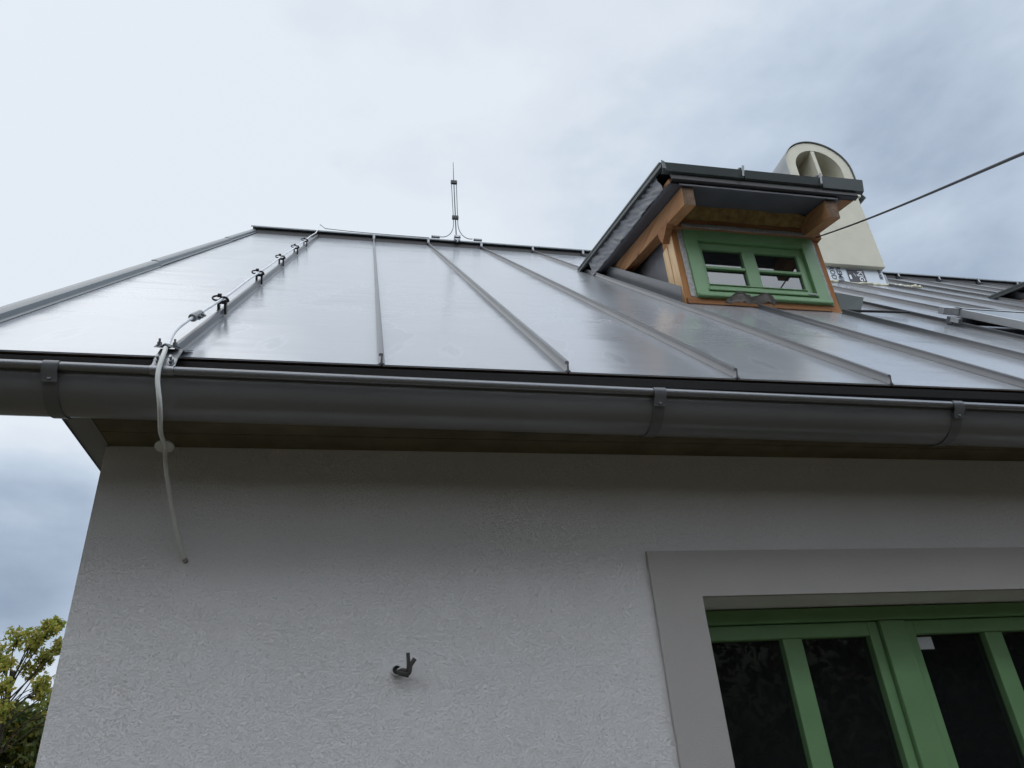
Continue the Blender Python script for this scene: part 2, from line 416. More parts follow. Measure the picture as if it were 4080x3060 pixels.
bm = bmesh.new()  # pale sheet added to imitate a grey curved reflection in the pane
ripple_sheet(bm, lambda u, v: ((1.822 + .05 * v + .10 * max(0, u - .35) ** .6 * v, FY + .11, .30 - .85 * u), (0, 1, 0)), 20, 8, .012, 4, .002)
done(bm, 'reflection_sheet', simple('reflection_grey', (.30, .30, .33), .8, 0, .1, 8), win, True)

# ------------------------------------------------------------------ eave: soffit, fascia, trim
ex0, ex1 = -.70, WX1 + .06
bm = bmesh.new()
box(bm, ex0 + .001, ex1, 1.872, 1.955, TZ, TZ + .018); box(bm, ex0 + .001, ex1, 1.958, WY0 - .001, TZ, TZ + .018)
done(bm, 'soffit', 'soffit', house)
bm = bmesh.new()                                            # folded steel trim round the end of the boxed eave
box(bm, -.756, -.690, 1.870, WY0 - .0015, TZ - .002, TZ - .0005); box(bm, -.756, -.7008, WY0 - .0014, WY0 + .9, TZ - .002, TZ - .0005)
box(bm, -.758, -.7562, 1.868, WY0 + .9, TZ - .006, TZ + .06)
done(bm, 'soffit_trim', 'flash', house)
for a, b_ in ((-1.03, -.80), (-.795, -.63), (-.60, 3.0), (3.003, 7.0), (7.003, XR - .05)):
    bm = bmesh.new(); box(bm, a, b_, 1.885, 1.91, TZ + .02, rz(1.9) - .055, .002); done(bm, 'fascia_board', 'deck_x', house)
# boarding under the sheets
nb = 24
for i in range(nb):
    s0, s1 = .16 + i * (SMAX - .18) / nb, .16 + (i + 1) * (SMAX - .18) / nb - .006
    if 3.12 < YE + s0 * UY < 4.1: segs = ((XL + .03, 1.77), (2.69, 5.37), (6.49, XR - .03))
    else: segs = ((XL + .03, XR - .03),)
    bm = bmesh.new()
    for xa, xb in segs:
        hexa(bm, [RP(xa, s0, -.045), RP(xb, s0, -.045), RP(xb, s1, -.045), RP(xa, s1, -.045), RP(xa, s0, -.012), RP(xb, s0, -.012), RP(xb, s1, -.012), RP(xa, s1, -.012)])
    done(bm, 'roof_board', 'deck_x', house)
bm = bmesh.new()                                            # rear slope
hexa(bm, [(XL, YR + .02, rz(YR) - .05), (XR, YR + .02, rz(YR) - .05), (XR, 2 * YR - YE, rz(YE) - .05), (XL, 2 * YR - YE, rz(YE) - .05),
          (XL, YR + .02, rz(YR) - .004), (XR, YR + .02, rz(YR) - .004), (XR, 2 * YR - YE, rz(YE) - .004), (XL, 2 * YR - YE, rz(YE) - .004)])
done(bm, 'rear_roof_slope', 'sheet', house)

# ------------------------------------------------------------------ standing seam panels
X0S, PITCH = .045, .528
seam_x = [X0S + PITCH * k for k in range(-1, 22)]
edges = [XL] + seam_x + [XR]
D2 = 3.72                                                   # the second dormer stands this far along
def in_dormer(a, b):
    m_ = (a + b) / 2
    return 1.7 < m_ < 2.69 or 1.7 + D2 < m_ < 2.69 + D2
def panel(a, b, s0, s1, seed):
    rr = random.Random(seed); bm = bmesh.new(); nx, ny = 8, max(4, int(14 * (s1 - s0)))
    wv = [(rr.uniform(.6, 3.2), rr.uniform(0, 6.3), rr.uniform(.6, 1.7), rr.uniform(0, 6.3), rr.uniform(.3, 1)) for _ in range(5)]
    rows = []
    for j in range(-1, ny + 1):
        row = []
        for i in range(nx + 1):
            u = i / nx; s = s0 + (s1 - s0) * max(j, 0) / ny
            d = math.sin(math.pi * u) * sum(w * math.sin(f * s + p1) * math.sin(math.pi * u * g_ + p2) for f, p1, g_, p2, w in wv) * .0011
            x = a + .003 + (b - a - .006) * u
            if j < 0: row.append(bm.verts.new(RP(x, s0 - .0015, -.005)))
            elif j == 0: row.append(bm.verts.new(RP(x, s0 - .001, -.0005)))
            else: row.append(bm.verts.new(RP(x, s, d)))
        rows.append(row)
    for r0, r1 in zip(rows, rows[1:]):
        for i in range(nx): bm.faces.new((r0[i], r0[i + 1], r1[i + 1], r1[i]))
    o = done(bm, 'roof_panel', 'sheet', house, auto=35)
    if o.data.polygons[20].normal.z < 0: o.data.flip_normals()
for q, (a, b) in enumerate(zip(edges, edges[1:])):
    if in_dormer(a, b):
        panel(a, b, 0, s_of(3.085), q); panel(a, b, s_of(4.16), SMAX, q + 50)
    elif 4.16 < (a + b) / 2 < 4.81: panel(a, b, 0, s_of(4.79), q)
    else: panel(a, b, 0, SMAX, q)
def seam(x, s0, s1, wob=0, seed=0):
    """A double-folded standing seam: thin upright leg on a small bend, rolled head, mitred at the eave."""
    rr = random.Random(seed + 900); bm = bmesh.new()
    HS = .76
    prof = [(-.010, .0005), (-.0035, .007), (-.0022, .026), (-.0075, .0265), (-.0085, .030), (-.0075, .0355), (-.002, .0365), (.003, .035), (.0032, .027), (.0022, .024), (.0025, .007), (.009, .0005)]
    prof = [(a_, b_ * HS) for a_, b_ in prof]
    st = [s0 + .0005, s0 + .03] + [s0 + .03 + (s1 - s0 - .03) * k / 26 for k in range(1, 27)]
    rows = []
    for i, s in enumerate(st):
        dx = (rr.uniform(-1, 1) * wob) if 1 < i < 27 else 0
        rows.append([bm.verts.new(RP(x + px + dx * hh / .028, s + (.018 * hh / .028 if i == 0 else 0), hh)) for px, hh in prof])
    for r0, r1 in zip(rows, rows[1:]):
        for k in range(len(prof) - 1): bm.faces.new((r0[k], r0[k + 1], r1[k + 1], r1[k]))
    bm.faces.new(rows[0]); bm.faces.new(rows[-1][::-1])
    return done(bm, 'standing_seam', 'seam', house, auto=50)
for i, x in enumerate(seam_x):
    if 1.7 < x < 2.69 or 1.7 + D2 < x < 2.69 + D2:
        seam(x, -.002, s_of(3.06), .001, i); seam(x, s_of(4.2), SMAX, .001, i)
    elif 4.16 < x < 4.81: seam(x, -.002, s_of(4.78), .0012, i)
    else: seam(x, -.002, SMAX - .02, .0012 if x > 1.3 else .0006, i)
# verge flashing in lapped lengths
for a, b_, up_ in ((-.02, s_of(3.255) + .03, 0), (s_of(3.255), s_of(4.705) + .03, .003), (s_of(4.705), SMAX + .02, .006)):
    bm = bmesh.new()
    prof = [(.030, .002), (.022, .006), (.019, .022), (.006, .029), (-.018, .028), (-.020, -.10), (-.017, -.10), (-.015, .024), (0, .025), (.016, .018), (.018, .004), (.026, .0008)]
    rows = [[bm.verts.new(RP(XL + .0 + px - up_ * .6, s, hh + up_)) for px, hh in prof] for s in (a, b_)]
    for k in range(len(prof)): bm.faces.new((rows[0][k], rows[0][(k + 1) % len(prof)], rows[1][(k + 1) % len(prof)], rows[1][k]))
    bm.faces.new(rows[0]); bm.faces.new(rows[1][::-1])
    done(bm, 'verge_flashing', 'verge', house, auto=40)
# eave flashing and perforated vent strip
bm = bmesh.new(); ze = rz(YE)
prism(bm, [(YE + .004, ze - .012), (YE + .010, ze - .036), (YE + .018, ze - .040), (YE + .018, ze - .0365), (YE + .0135, ze - .034), (YE + .008, ze - .010), (YE + .03, ze + .004), (YE + .03, ze + .008)], 0, XL + .02, XR - .02)
done(bm, 'eave_flashing', 'dark_metal', house)
cuts = [-.62, .42, 2.0, 4.0, 6.0, 8.0, 10.0, XR - .03]
for a, b_ in zip(cuts, cuts[1:]):
    bm = bmesh.new(); box(bm, a, b_ - .004, YE + .032, YE + .034, ze - .12, ze - .012); done(bm, 'vent_strip', 'perf', house)
# ridge: dark vent band, cap sheet, holders at the seams
yr0 = YR - .03
bm = bmesh.new()
box(bm, XL + .01, XR - .01, yr0, yr0 + .012, rz(yr0) - .01, rz(yr0) + .063)
done(bm, 'ridge_vent', 'dark_metal', house)
bm = bmesh.new(); zc = rz(yr0) + .064
prism(bm, [(yr0 - .025, zc - .006), (yr0 - .027, zc + .006), (YR + .03, zc + .068), (YR + .25, zc - .03), (YR + .25, zc - .034), (YR + .03, zc + .064), (yr0 - .022, zc + .0035), (yr0 - .021, zc - .006)], 0, XL - .03, XR + .03)
rc = done(bm, 'ridge_cap', 'verge', house)
bm0 = None
for i, x in enumerate(seam_x[1:]):
    if bm0 is None:
        bm = bmesh.new(); box(bm, x - .013, x + .010, yr0 - .028, yr0 - .001, zc - .058, zc + .004, .003); disc(bm, (x - .006, yr0 - .028, zc - .05), (0, 1, 0), .008, .012)
        bm0 = done(bm, 'cap_holder', 'galv_dark', rc)
    else:
        o = bm0.copy(); COL.objects.link(o); o.location = bm0.location + Vector((x - seam_x[1], 0, 0))

# ------------------------------------------------------------------ gutter
GR, GY = .080, 1.764
def gz(x): return .9642 - .0099 * (x + .84)
def ring_pts(r, n=22, a0=0, a1=math.pi): return [(-math.cos(a0 + (a1 - a0) * i / n) * r, -math.sin(a0 + (a1 - a0) * i / n) * r) for i in range(n + 1)]
bm = bmesh.new(); gx = (-1.09, XR + .03)
po, pi_ = ring_pts(GR), ring_pts(GR - .002)
prof = po + pi_[::-1]
r0, r1 = [[bm.verts.new((x, GY + py, gz(x) + pz)) for py, pz in prof] for x in gx]
for k in range(len(prof)): bm.faces.new((r0[k], r0[(k + 1) % len(prof)], r1[(k + 1) % len(prof)], r1[k]))
bm.faces.new(r0); bm.faces.new(r1[::-1])
gut = done(bm, 'gutter', 'gutter', house, auto=40)
bm = bmesh.new(); tube(bm, [(x, GY - GR - .010, gz(x) + .002) for x in gx], .0108, 16); done(bm, 'rim_bead', 'bead', gut, auto=50)
bm = bmesh.new(); x = gx[0]
c_ = [bm.verts.new((x - .001, GY + py, gz(x) + pz)) for py, pz in po]; bm.faces.new(c_); done(bm, 'end_cap', 'gutter', gut)
proto = None
for x in (-.728, .80, 1.752, 2.70, 3.66, 4.6, 5.5, 6.45, 7.4):
    if proto is None:
        bm = bmesh.new(); w = .0165; z = gz(x)
        q = ring_pts(GR + .0035, 22, .16, math.pi - .1); qi = ring_pts(GR + .0008, 22, .16, math.pi - .1); pr = q + qi[::-1]
        a, b_ = [[bm.verts.new((x + dx, GY + py, z + pz)) for py, pz in pr] for dx in (-w, w)]
        for k in range(len(pr)): bm.faces.new((a[k], a[(k + 1) % len(pr)], b_[(k + 1) % len(pr)], b_[k]))
        bm.faces.new(a); bm.faces.new(b_[::-1])
        # clip over the bead and its riveted tongue
        hook = [(-GR - .010 + .013 * math.cos(t_), .002 + .013 * math.sin(t_)) for t_ in [math.radians(d) for d in range(-10, 201, 15)]]
        hook += [(-GR - .0185, -.016), (-GR - .0075, -.028), (-GR - .0045, -.038)]
        hin = [(py + .0025 * (1 if i > 7 else 0), pz - .0022 * (1 if i <= 12 else 0)) for i, (py, pz) in enumerate(hook)]
        hk = hook + [(-GR - .0015, -.038), (-GR - .0045, -.027), (-GR - .0155, -.016)] + [(-GR - .010 + .0108 * math.cos(t_), .002 + .0108 * math.sin(t_)) for t_ in [math.radians(d) for d in range(200, -11, -15)]]
        a, b_ = [[bm.verts.new((x + dx, GY + py, z + pz)) for py, pz in hk] for dx in (-w - .001, w + .001)]
        for k in range(len(hk)): bm.faces.new((a[k], a[(k + 1) % len(hk)], b_[(k + 1) % len(hk)], b_[k]))
        disc(bm, (x, GY - GR - .006, z - .030), (0, 1, -.35), .005, .006, 10)
        proto = done(bm, 'gutter_bracket', 'bracket', gut, auto=40)
        px0, pz0 = x, z
    else:
        o = proto.copy(); COL.objects.link(o); o.location = proto.location + Vector((x - px0, 0, gz(x) - pz0))

# ------------------------------------------------------------------ dormer
def quadmesh(P, n): pass
def dz(y, z0, y0=2.80, sl=.28): return z0 + sl * (y - y0)
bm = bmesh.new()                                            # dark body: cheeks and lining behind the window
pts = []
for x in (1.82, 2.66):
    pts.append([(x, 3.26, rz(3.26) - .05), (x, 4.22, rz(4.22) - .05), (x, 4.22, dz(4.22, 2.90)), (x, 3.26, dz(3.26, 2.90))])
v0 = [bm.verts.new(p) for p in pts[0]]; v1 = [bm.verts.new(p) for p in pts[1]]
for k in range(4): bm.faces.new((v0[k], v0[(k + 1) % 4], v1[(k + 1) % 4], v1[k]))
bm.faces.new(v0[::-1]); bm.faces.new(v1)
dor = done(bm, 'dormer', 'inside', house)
dor['label'] = 'unfinished dormer with bare timber rafters, green window and grey metal roof'
def D(bm, name, mat, smooth=False, auto=None): return done(bm, name, mat, dor, smooth, auto)
# cheek membrane, slightly wrinkled
bm = bmesh.new()
def chk(u, v):
    y = 3.20 + u * .95; lo, hi = rz(y) - .01, dz(y, 2.86)
    return (1.803, y, lo + (hi - lo) * v), (1, 0, 0)
ripple_sheet(bm, chk, 40, 14, .004, 11); D(bm, 'cheek_membrane', 'membrane', True)
bm = bmesh.new(); ripple_sheet(bm, lambda u, v: ((2.695, chk(u, v)[0][1], chk(u, v)[0][2]), (1, 0, 0)), 40, 14, .004, 12); D(bm, 'cheek_membrane', 'membrane', True)
bm = bmesh.new()                                            # loose pleat beside the post
ripple_sheet(bm, lambda u, v: ((1.797 - .012 * math.sin(3.14 * v), 3.255 + .05 * v + .02 * u, 2.62 - .22 * u), (1, 0, 0)), 12, 8, .005, 15); D(bm, 'membrane_pleat', 'membrane', True)
# posts: bright planed cheek piece and darker front piece
for xa, xb, xc in ((1.745, 1.7475, 1.815), (2.715, 2.7125, 2.652)):
    bm = bmesh.new(); lo, hi = min(xb, xc), max(xb, xc)
    box(bm, lo, hi, 3.093, 3.235, 2.30, 2.862, .003); D(bm, 'post', 'larch_z')
    bm = bmesh.new(); lo, hi = min(xa, xb), max(xa, xb)
    box(bm, lo - .001, hi - .0002, 3.100, 3.168, 2.31, 2.855); box(bm, lo - .003, hi - .0003, 3.174, 3.238, 2.31, 2.80); D(bm, 'post_facing', 'spruce_z')
bm = bmesh.new()
hexa(bm, [(1.712, 3.066, 2.8635), (2.728, 3.066, 2.8635), (2.728, 3.165, 2.8635), (1.712, 3.165, 2.8635), (1.712, 3.066, 2.935), (2.728, 3.066, 2.935), (2.728, 3.165, 2.945), (1.712, 3.165, 2.945)], .003)
D(bm, 'header_beam', 'larch_x')
bm = bmesh.new(); prism(bm, [(3.03, 2.872), (3.145, 2.795), (3.175, 2.865), (3.175, 2.9), (3.04, 2.885)], 0, 1.703, 1.7445); D(bm, 'plate_end', 'larch_x')
for xa, xb in ((1.705, 1.775), (2.602, 2.676)):
    bm = bmesh.new(); ya, yb = 2.80, 4.15
    hexa(bm, [(xa, ya + .012, dz(ya, 2.797)), (xb, ya + .012, dz(ya, 2.797)), (xb, yb, dz(yb, 2.797)), (xa, yb, dz(yb, 2.797)),
              (xa, ya, dz(ya, 2.9185)), (xb, ya, dz(ya, 2.9185)), (xb, yb, dz(yb, 2.9185)), (xa, yb, dz(yb, 2.9185))], .004)
    ro = D(bm, 'rafter', 'spruce_y'); ro.data.materials.append(M['end_grain'])
    for p in ro.data.polygons:
        if p.normal.y < -.8: p.material_index = 1
# membrane stretched over the rafters, its folded front edge
bm = bmesh.new()
ripple_sheet(bm, lambda u, v: ((1.625 + 1.08 * v, 2.79 + 1.38 * u, dz(2.79 + 1.38 * u, 2.9225) + .003), (0, -.27, .96)), 40, 30, .0016, 21, .002)
D(bm, 'roof_membrane', 'membrane_dark', True)
bm = bmesh.new(); ripple_sheet(bm, lambda u, v: ((1.69 + .99 * u, 2.787 - .002 * v, 2.930 - .014 * v), (0, 1, 0)), 24, 2, .001, 22, .002); D(bm, 'membrane_hem', 'membrane', True)
# wrinkled strip hanging at the left verge
bm = bmesh.new()
def hang(u, v):
    y = 2.855 + 1.27 * u; top = 3.035 + .297 * (y - 2.75) - .005; bot = dz(y, 2.926)
    return (1.606 + .012 * v, y + .03 * (1 - v) * (1 - u), top + (bot - top) * v), (1, 0, .2)
ripple_sheet(bm, hang, 150, 16, .009, 31, .002, 2.0); D(bm, 'verge_membrane', 'membrane', True)
# boarding on top
for i in range(6):
    y0, y1 = 2.80 + i * .235, 2.80 + (i + 1) * .235 - .004
    bm = bmesh.new(); hexa(bm, [(1.64, y0, dz(y0, 2.931)), (2.795, y0, dz(y0, 2.931)), (2.795, y1, dz(y1, 2.931)), (1.64, y1, dz(y1, 2.931)),
        (1.64, y0, dz(y0, 2.972)), (2.795, y0, dz(y0, 2.972)), (2.795, y1, dz(y1, 2.972)), (1.64, y1, dz(y1, 2.972))], .003); D(bm, 'roof_board', 'deck_x')
# mineral wool packed over the header
bm = bmesh.new(); rr = random.Random(5); nx, nz = 44, 10; rows = []
for j in range(nz + 1):
    row = []
    for i in range(nx + 1):
        u, v = i / nx, j / nz
        top = 2.985 + .006 * math.sin(9 * u) - .040 * max(0, u - .80) / .2 - .02 * max(0, .08 - u) / .08
        bul = .075 * v ** .8 + .012 * math.sin(math.pi * v) * math.sin(7 * u + 1) ** 2
        y = 3.062 - bul + rr.uniform(-.003, .003)
        row.append(bm.verts.new((1.777 + .823 * u, y, 2.93 + (top + .012 - 2.93) * v + rr.uniform(-.003, .003))))
    rows.append(row)
for a, b_ in zip(rows, rows[1:]):
    for i in range(nx): bm.faces.new((a[i], a[i + 1], b_[i + 1], b_[i]))
bk = [[bm.verts.new((q.co.x, 3.2, q.co.z)) for q in (rows[0][0], rows[0][-1], rows[-1][-1], rows[-1][0])]]
bm.faces.new(bk[0]); D(bm, 'insulation', 'wool', True)
# metal roof: three panels, seams with mitred ends, drip lip, lower drip profile
def fz(y): return 3.04 + .297 * (y - 2.75)
yb = 4.33
rx = [1.592, 2.092, 2.588, 2.862]
for i, (a, b_) in enumerate(zip(rx, rx[1:])):
    bm = bmesh.new(); lift = .014 if i == 2 else 0; lh = .058 if i == 2 else .044
    pr = [(2.752, fz(2.752)), (yb, fz(yb)), (yb, fz(yb) - .004), (2.757, fz(2.757) - .004)]
    prism(bm, pr, 0, a + .002, b_ - .002)
    lip = [(2.7495, fz(2.752) + .001 + lift), (2.745, fz(2.752) + .0 + lift), (2.764, fz(2.752) - lh), (2.788, fz(2.752) - lh - .006), (2.788, fz(2.752) - lh - .003), (2.768, fz(2.752) - lh + .003)]
    prism(bm, lip, 0, a + .003, b_ - .003); D(bm, 'dormer_roof_panel', 'flash_green')
for i, x in enumerate((1.595, 2.092, 2.588)):
    bm = bmesh.new(); h = .040 if i else .018
    for dx0, dx1, h0, h1 in ((-.0035, .0035, 0, h), (-.008, .002, h - .010, h + .002)):
        hexa(bm, [(x + dx0, 2.760, fz(2.76) + h0), (x + dx1, 2.760, fz(2.76) + h0), (x + dx1, yb, fz(yb) + h0), (x + dx0, yb, fz(yb) + h0),
                  (x + dx0, 2.775, fz(2.775) + h1), (x + dx1, 2.775, fz(2.775) + h1), (x + dx1, yb, fz(yb) + h1), (x + dx0, yb, fz(yb) + h1)])
    # folded end tongue
    hexa(bm, [(x - .026, 2.742, fz(2.75) - .050), (x - .014, 2.742, fz(2.75) - .052), (x + .010, 2.748, fz(2.75) + h), (x - .004, 2.748, fz(2.75) + h),
              (x - .026, 2.7455, fz(2.75) - .050), (x - .014, 2.7455, fz(2.75) - .052), (x + .010, 2.7515, fz(2.75) + h), (x - .004, 2.7515, fz(2.75) + h)] if i else
         [(x - .012, 2.742, fz(2.75) - .05), (x + .012, 2.742, fz(2.75) - .052), (x + .012, 2.748, fz(2.75) + .01), (x - .006, 2.748, fz(2.75) + h),
          (x - .012, 2.7455, fz(2.75) - .05), (x + .012, 2.7455, fz(2.75) - .052), (x + .012, 2.7515, fz(2.75) + .01), (x - .006, 2.7515, fz(2.75) + h)])
    D(bm, 'dormer_seam', 'seam' if i else 'flash_green')
bm = bmesh.new()                                            # left verge drip
prism(bm, [(2.757, fz(2.757) - .002), (yb, fz(yb) - .002), (yb, fz(yb) - .022), (2.765, fz(2.765) - .024)], 0, 1.588, 1.5915)
prism(bm, [(2.765, fz(2.765) - .021), (yb, fz(yb) - .019), (yb, fz(yb) - .022), (2.765, fz(2.765) - .024)], 0, 1.5918, 1.606); D(bm, 'verge_drip', 'drip')
bm = bmesh.new()
prism(bm, [(2.778, 2.985), (2.768, 2.945), (2.772, 2.938), (2.800, 2.935), (2.800, 2.938), (2.775, 2.942), (2.782, 2.985)], 0, 1.64, 2.81); D(bm, 'lower_drip', 'dark_metal')
# flashings on the roof beside the cheeks
bm = bmesh.new(); prof = []
pA = [(1.690, 3.03, rz(3.03) + .002), (1.690, 4.22, rz(4.22) + .002)]
hexa(bm, [(1.690, 3.045, rz(3.045) + .004), (1.6925, 3.045, rz(3.045) + .004), (1.6925, 4.28, rz(4.28) + .004), (1.690, 4.28, rz(4.28) + .004),
          (1.684, 3.010, rz(3.01) + .130), (1.6865, 3.010, rz(3.01) + .130), (1.6865, 4.24, rz(4.24) + .118), (1.684, 4.24, rz(4.24) + .118)])
hexa(bm, [(1.645, 3.05, rz(3.05) + .003), (1.690, 3.05, rz(3.05) + .003), (1.690, 4.28, rz(4.28) + .003), (1.645, 4.28, rz(4.28) + .003),
          (1.645, 3.05, rz(3.05) + .006), (1.690, 3.05, rz(3.05) + .006), (1.690, 4.28, rz(4.28) + .006), (1.645, 4.28, rz(4.28) + .006)]); D(bm, 'side_flashing', 'flash')
bm = bmesh.new()
hexa(bm, [(2.722, 3.105, 2.352), (2.842, 3.098, 2.340), (2.842, 3.102, 2.340), (2.722, 3.109, 2.352), (2.722, 3.10, 2.482), (2.902, 3.098, 2.455), (2.902, 3.101, 2.456), (2.722, 3.104, 2.482)])
hexa(bm, [(2.722, 3.108, rz(3.12) + .004), (2.725, 3.108, rz(3.12) + .004), (2.725, 4.2, rz(4.2) + .004), (2.722, 4.2, rz(4.2) + .004), (2.722, 3.108, 2.482), (2.725, 3.108, 2.482), (2.725, 4.2, rz(4.2) + .12), (2.722, 4.2, rz(4.2) + .12)]); D(bm, 'end_flashing', 'flash_green')
# bottom timber and crumpled cloth
bm = bmesh.new(); box(bm, 1.750, 2.645, 3.080, 3.10, 2.325, 2.366, .003); D(bm, 'bottom_rail', 'larch_x')
bm = bmesh.new()
def tuft(u, v):
    x = 1.955 + .315 * u; hgt = .062 * (math.sin(math.pi * u) ** .7) * (.75 + .3 * math.sin(9 * u))
    return (x, 3.062 - .03 * v + .012 * math.sin(14 * u), 2.318 + .01 * u + hgt * math.sin(1.57 * v) + .004), (0, -.8, .5)
ripple_sheet(bm, tuft, 26, 8, .014, 41, .002); D(bm, 'crumpled_cloth', 'brown_cloth', True)
# sealing tape round the frame
bm = bmesh.new()
for q in (lambda u, v: ((1.779 + .040 * v, 3.090, 2.37 + .50 * u), (0, -1, 0)), lambda u, v: ((2.640 + .036 * v, 3.090, 2.37 + .50 * u), (0, -1, 0)), lambda u, v: ((1.805 + .87 * u, 3.0640, 2.866 + .034 * v), (0, -1, 0))):
    ripple_sheet(bm, q, 30, 4, .003, R.randint(0, 99), .0015)
D(bm, 'sealing_tape', 'tape', True)
# window
YF = 3.075
def D_bar(name, x0, x1, y0, y1, z0, z1, bev=.003, mat='green'): return bar(name, dor, x0, x1, y0, y1, z0, z1, bev, mat)
bm = bmesh.new(); a, b_, c, d_ = 1.815, 2.655, 2.392, 2.866; w = .078
box(bm, a, a + w, YF, YF + .07, c, d_, .003); box(bm, b_ - w, b_, YF, YF + .07, c, d_, .003)
box(bm, a + w, b_ - w, YF + .0004, YF + .07, d_ - w, d_, .003); box(bm, a + w, b_ - w, YF + .0004, YF + .07, c, c + .022, .003)
D(bm, 'window_frame', 'green')
bm = bmesh.new(); a, b_, c, d_ = 1.8955, 2.5745, 2.4165, 2.785; y0, y1 = YF + .022, YF + .075
box(bm, a, a + .024, y0, y1, c, d_, .003); box(bm, b_ - .045, b_, y0, y1, c, d_, .003)
box(bm, a + .024, b_ - .045, y0 + .0004, y1, d_ - .05, d_, .003); box(bm, a + .024, b_ - .045, y0 + .0004, y1, c, c + .062, .003); box(bm, 2.168, 2.252, y0 - .004, y1, c + .058, d_ - .046, .003)
D(bm, 'sash', 'green')
for xa, xb in ((1.9197, 2.1678), (2.2522, 2.5293)):
    D_bar('glazing_bar', xa, xb, y0 - .002, y0 + .03, 2.594, 2.612)
    for za, zb in ((2.476, 2.597), (2.609, 2.738)):
        bm = bmesh.new(); box(bm, xa - .004, xb + .004, y0 + .016, y0 + .021, za, zb); D(bm, 'pane', 'glass_coated')
    D_bar('pane_drip', xa - .004, xb + .006, y0 - .006, y0 + .01, 2.474, 2.480, .002)
D_bar('weather_bar', 1.890, 2.582, YF - .008, YF + .02, 2.418, 2.440, .005)
D_bar('sill', 1.815, 2.655, YF - .018, YF + .05, 2.366, 2.3905, .007)
bm = bmesh.new(); box(bm, 2.512, 2.562, YF - .012, YF - .008, 2.424, 2.433, .001); D(bm, 'hinge_cap', 'galv_dark')

# second dormer, further along the roof: the same again
def copy_tree(o, parent, off):
    c = o.copy(); COL.objects.link(c); c.parent = parent; c.location = o.location + off
    for ch in list(o.children):
        if ch.name.split('.')[0] in ('verge_membrane', 'roof_membrane', 'membrane_hem'): continue   # this one is still bare boarding
        k = ch.copy(); COL.objects.link(k); k.parent = c
    return c
d2 = copy_tree(dor, house, Vector((D2, 0, 0)))
d2['label'] = 'second dormer of which only the roof corner with bare rafter shows'

# ------------------------------------------------------------------ chimney
bm = bmesh.new(); CX, CZ = 4.487, 5.385
box(bm, 4.163, 4.812, 4.75, 5.50, 4.142, 5.03, .006); box(bm, 4.135, 4.840, 4.735, 5.52, 5.03, 5.075, .004)
chi = done(bm, 'chimney', 'cream', house); chi['label'] = 'cream rendered chimney with round topped two part hood'
bm = bmesh.new(); n = 36                                    # vault: arch ring, divider and back wall
def arch(r, zb): return [(CX - r, zb)] + [(CX - r * math.cos(math.pi * i / n), CZ + r * math.sin(math.pi * i / n)) for i in range(n + 1)] + [(CX + r, zb)]
oa, ia = arch(.366, 5.0755), arch(.258, 5.0755)
ya, yb2 = 4.752, 5.47
A_ = [[bm.verts.new((px, y, pz)) for px, pz in q] for y in (ya, yb2) for q in (oa, ia)]
fo, fi, bo, bi = A_
for k in range(len(oa) - 1):
    bm.faces.new((fo[k], fo[k + 1], fi[k + 1], fi[k])); bm.faces.new((bo[k], bi[k], bi[k + 1], bo[k + 1]))
    bm.faces.new((fo[k], bo[k], bo[k + 1], fo[k + 1])); bm.faces.new((fi[k], fi[k + 1], bi[k + 1], bi[k]))
done(bm, 'hood_vault', 'cream', chi, auto=40)
bm = bmesh.new(); prism(bm, [(x, z) for x, z in arch(.262, 5.0757)], 1, 5.30, 5.34); done(bm, 'hood_back', 'cream', chi)
bm = bmesh.new(); box(bm, 4.458, 4.500, 4.756, 5.30, 5.0757, CZ + .256, .002); done(bm, 'hood_divider', 'cream', chi)
bm = bmesh.new()                                            # metal sheet bent over the vault, flared at its feet
def hoodprof(r): return [(CX - r - .028, 5.022), (CX - r, 5.062)] + [(CX - r * math.cos(math.pi * i / n), CZ + r * math.sin(math.pi * i / n)) for i in range(n + 1)] + [(CX + r, 5.062), (CX + r + .028, 5.022)]
ho = hoodprof(.379) + hoodprof(.3735)[::-1]
prism(bm, ho, 1, 4.735, 5.54); done(bm, 'hood_sheet', 'verge', chi, auto=40)
bm = bmesh.new(); box(bm, 4.176, 4.806, 4.80, 5.45, 3.70, 4.1415, .003); ib = done(bm, 'insulation_board', 'ply', chi)
bm = bmesh.new(); box(bm, 4.808, 4.86, 4.83, 4.835, 3.93, 4.12); done(bm, 'corner_flashing', 'flash', chi)
def text(body, size, x, z, mat, name='printed_text', y=4.798, bold=.0):
    """Lettering printed sideways on the board, reading downwards."""
    cu = bpy.data.curves.new('lettering', 'FONT'); cu.body = body; cu.size = size; cu.extrude = .0004; cu.offset = bold; cu.resolution_u = 3
    to = bpy.data.objects.new('lettering', cu); COL.objects.link(to)
    dg = bpy.context.evaluated_depsgraph_get(); me = bpy.data.meshes.new_from_object(to.evaluated_get(dg))
    bpy.data.objects.remove(to)
    # local x -> down, local y -> right, extrusion along the wall normal
    for v in me.vertices: v.co = Vector((x + v.co.y, y - v.co.z, z - v.co.x))
    return link(name, me, mat, chi)
text('PRODUKT', .072, 4.236, 4.187, 'ink', bold=.001); text('PREMIUM', .072, 4.306, 4.187, 'ink', bold=.001)
bm = bmesh.new(); box(bm, 4.412, 4.596, 4.7975, 4.7985, 3.86, 4.122); done(bm, 'printed_box', 'ink_box', chi)
text('KJG', .074, 4.527, 4.113, 'white_ink', y=4.796, bold=.0015)
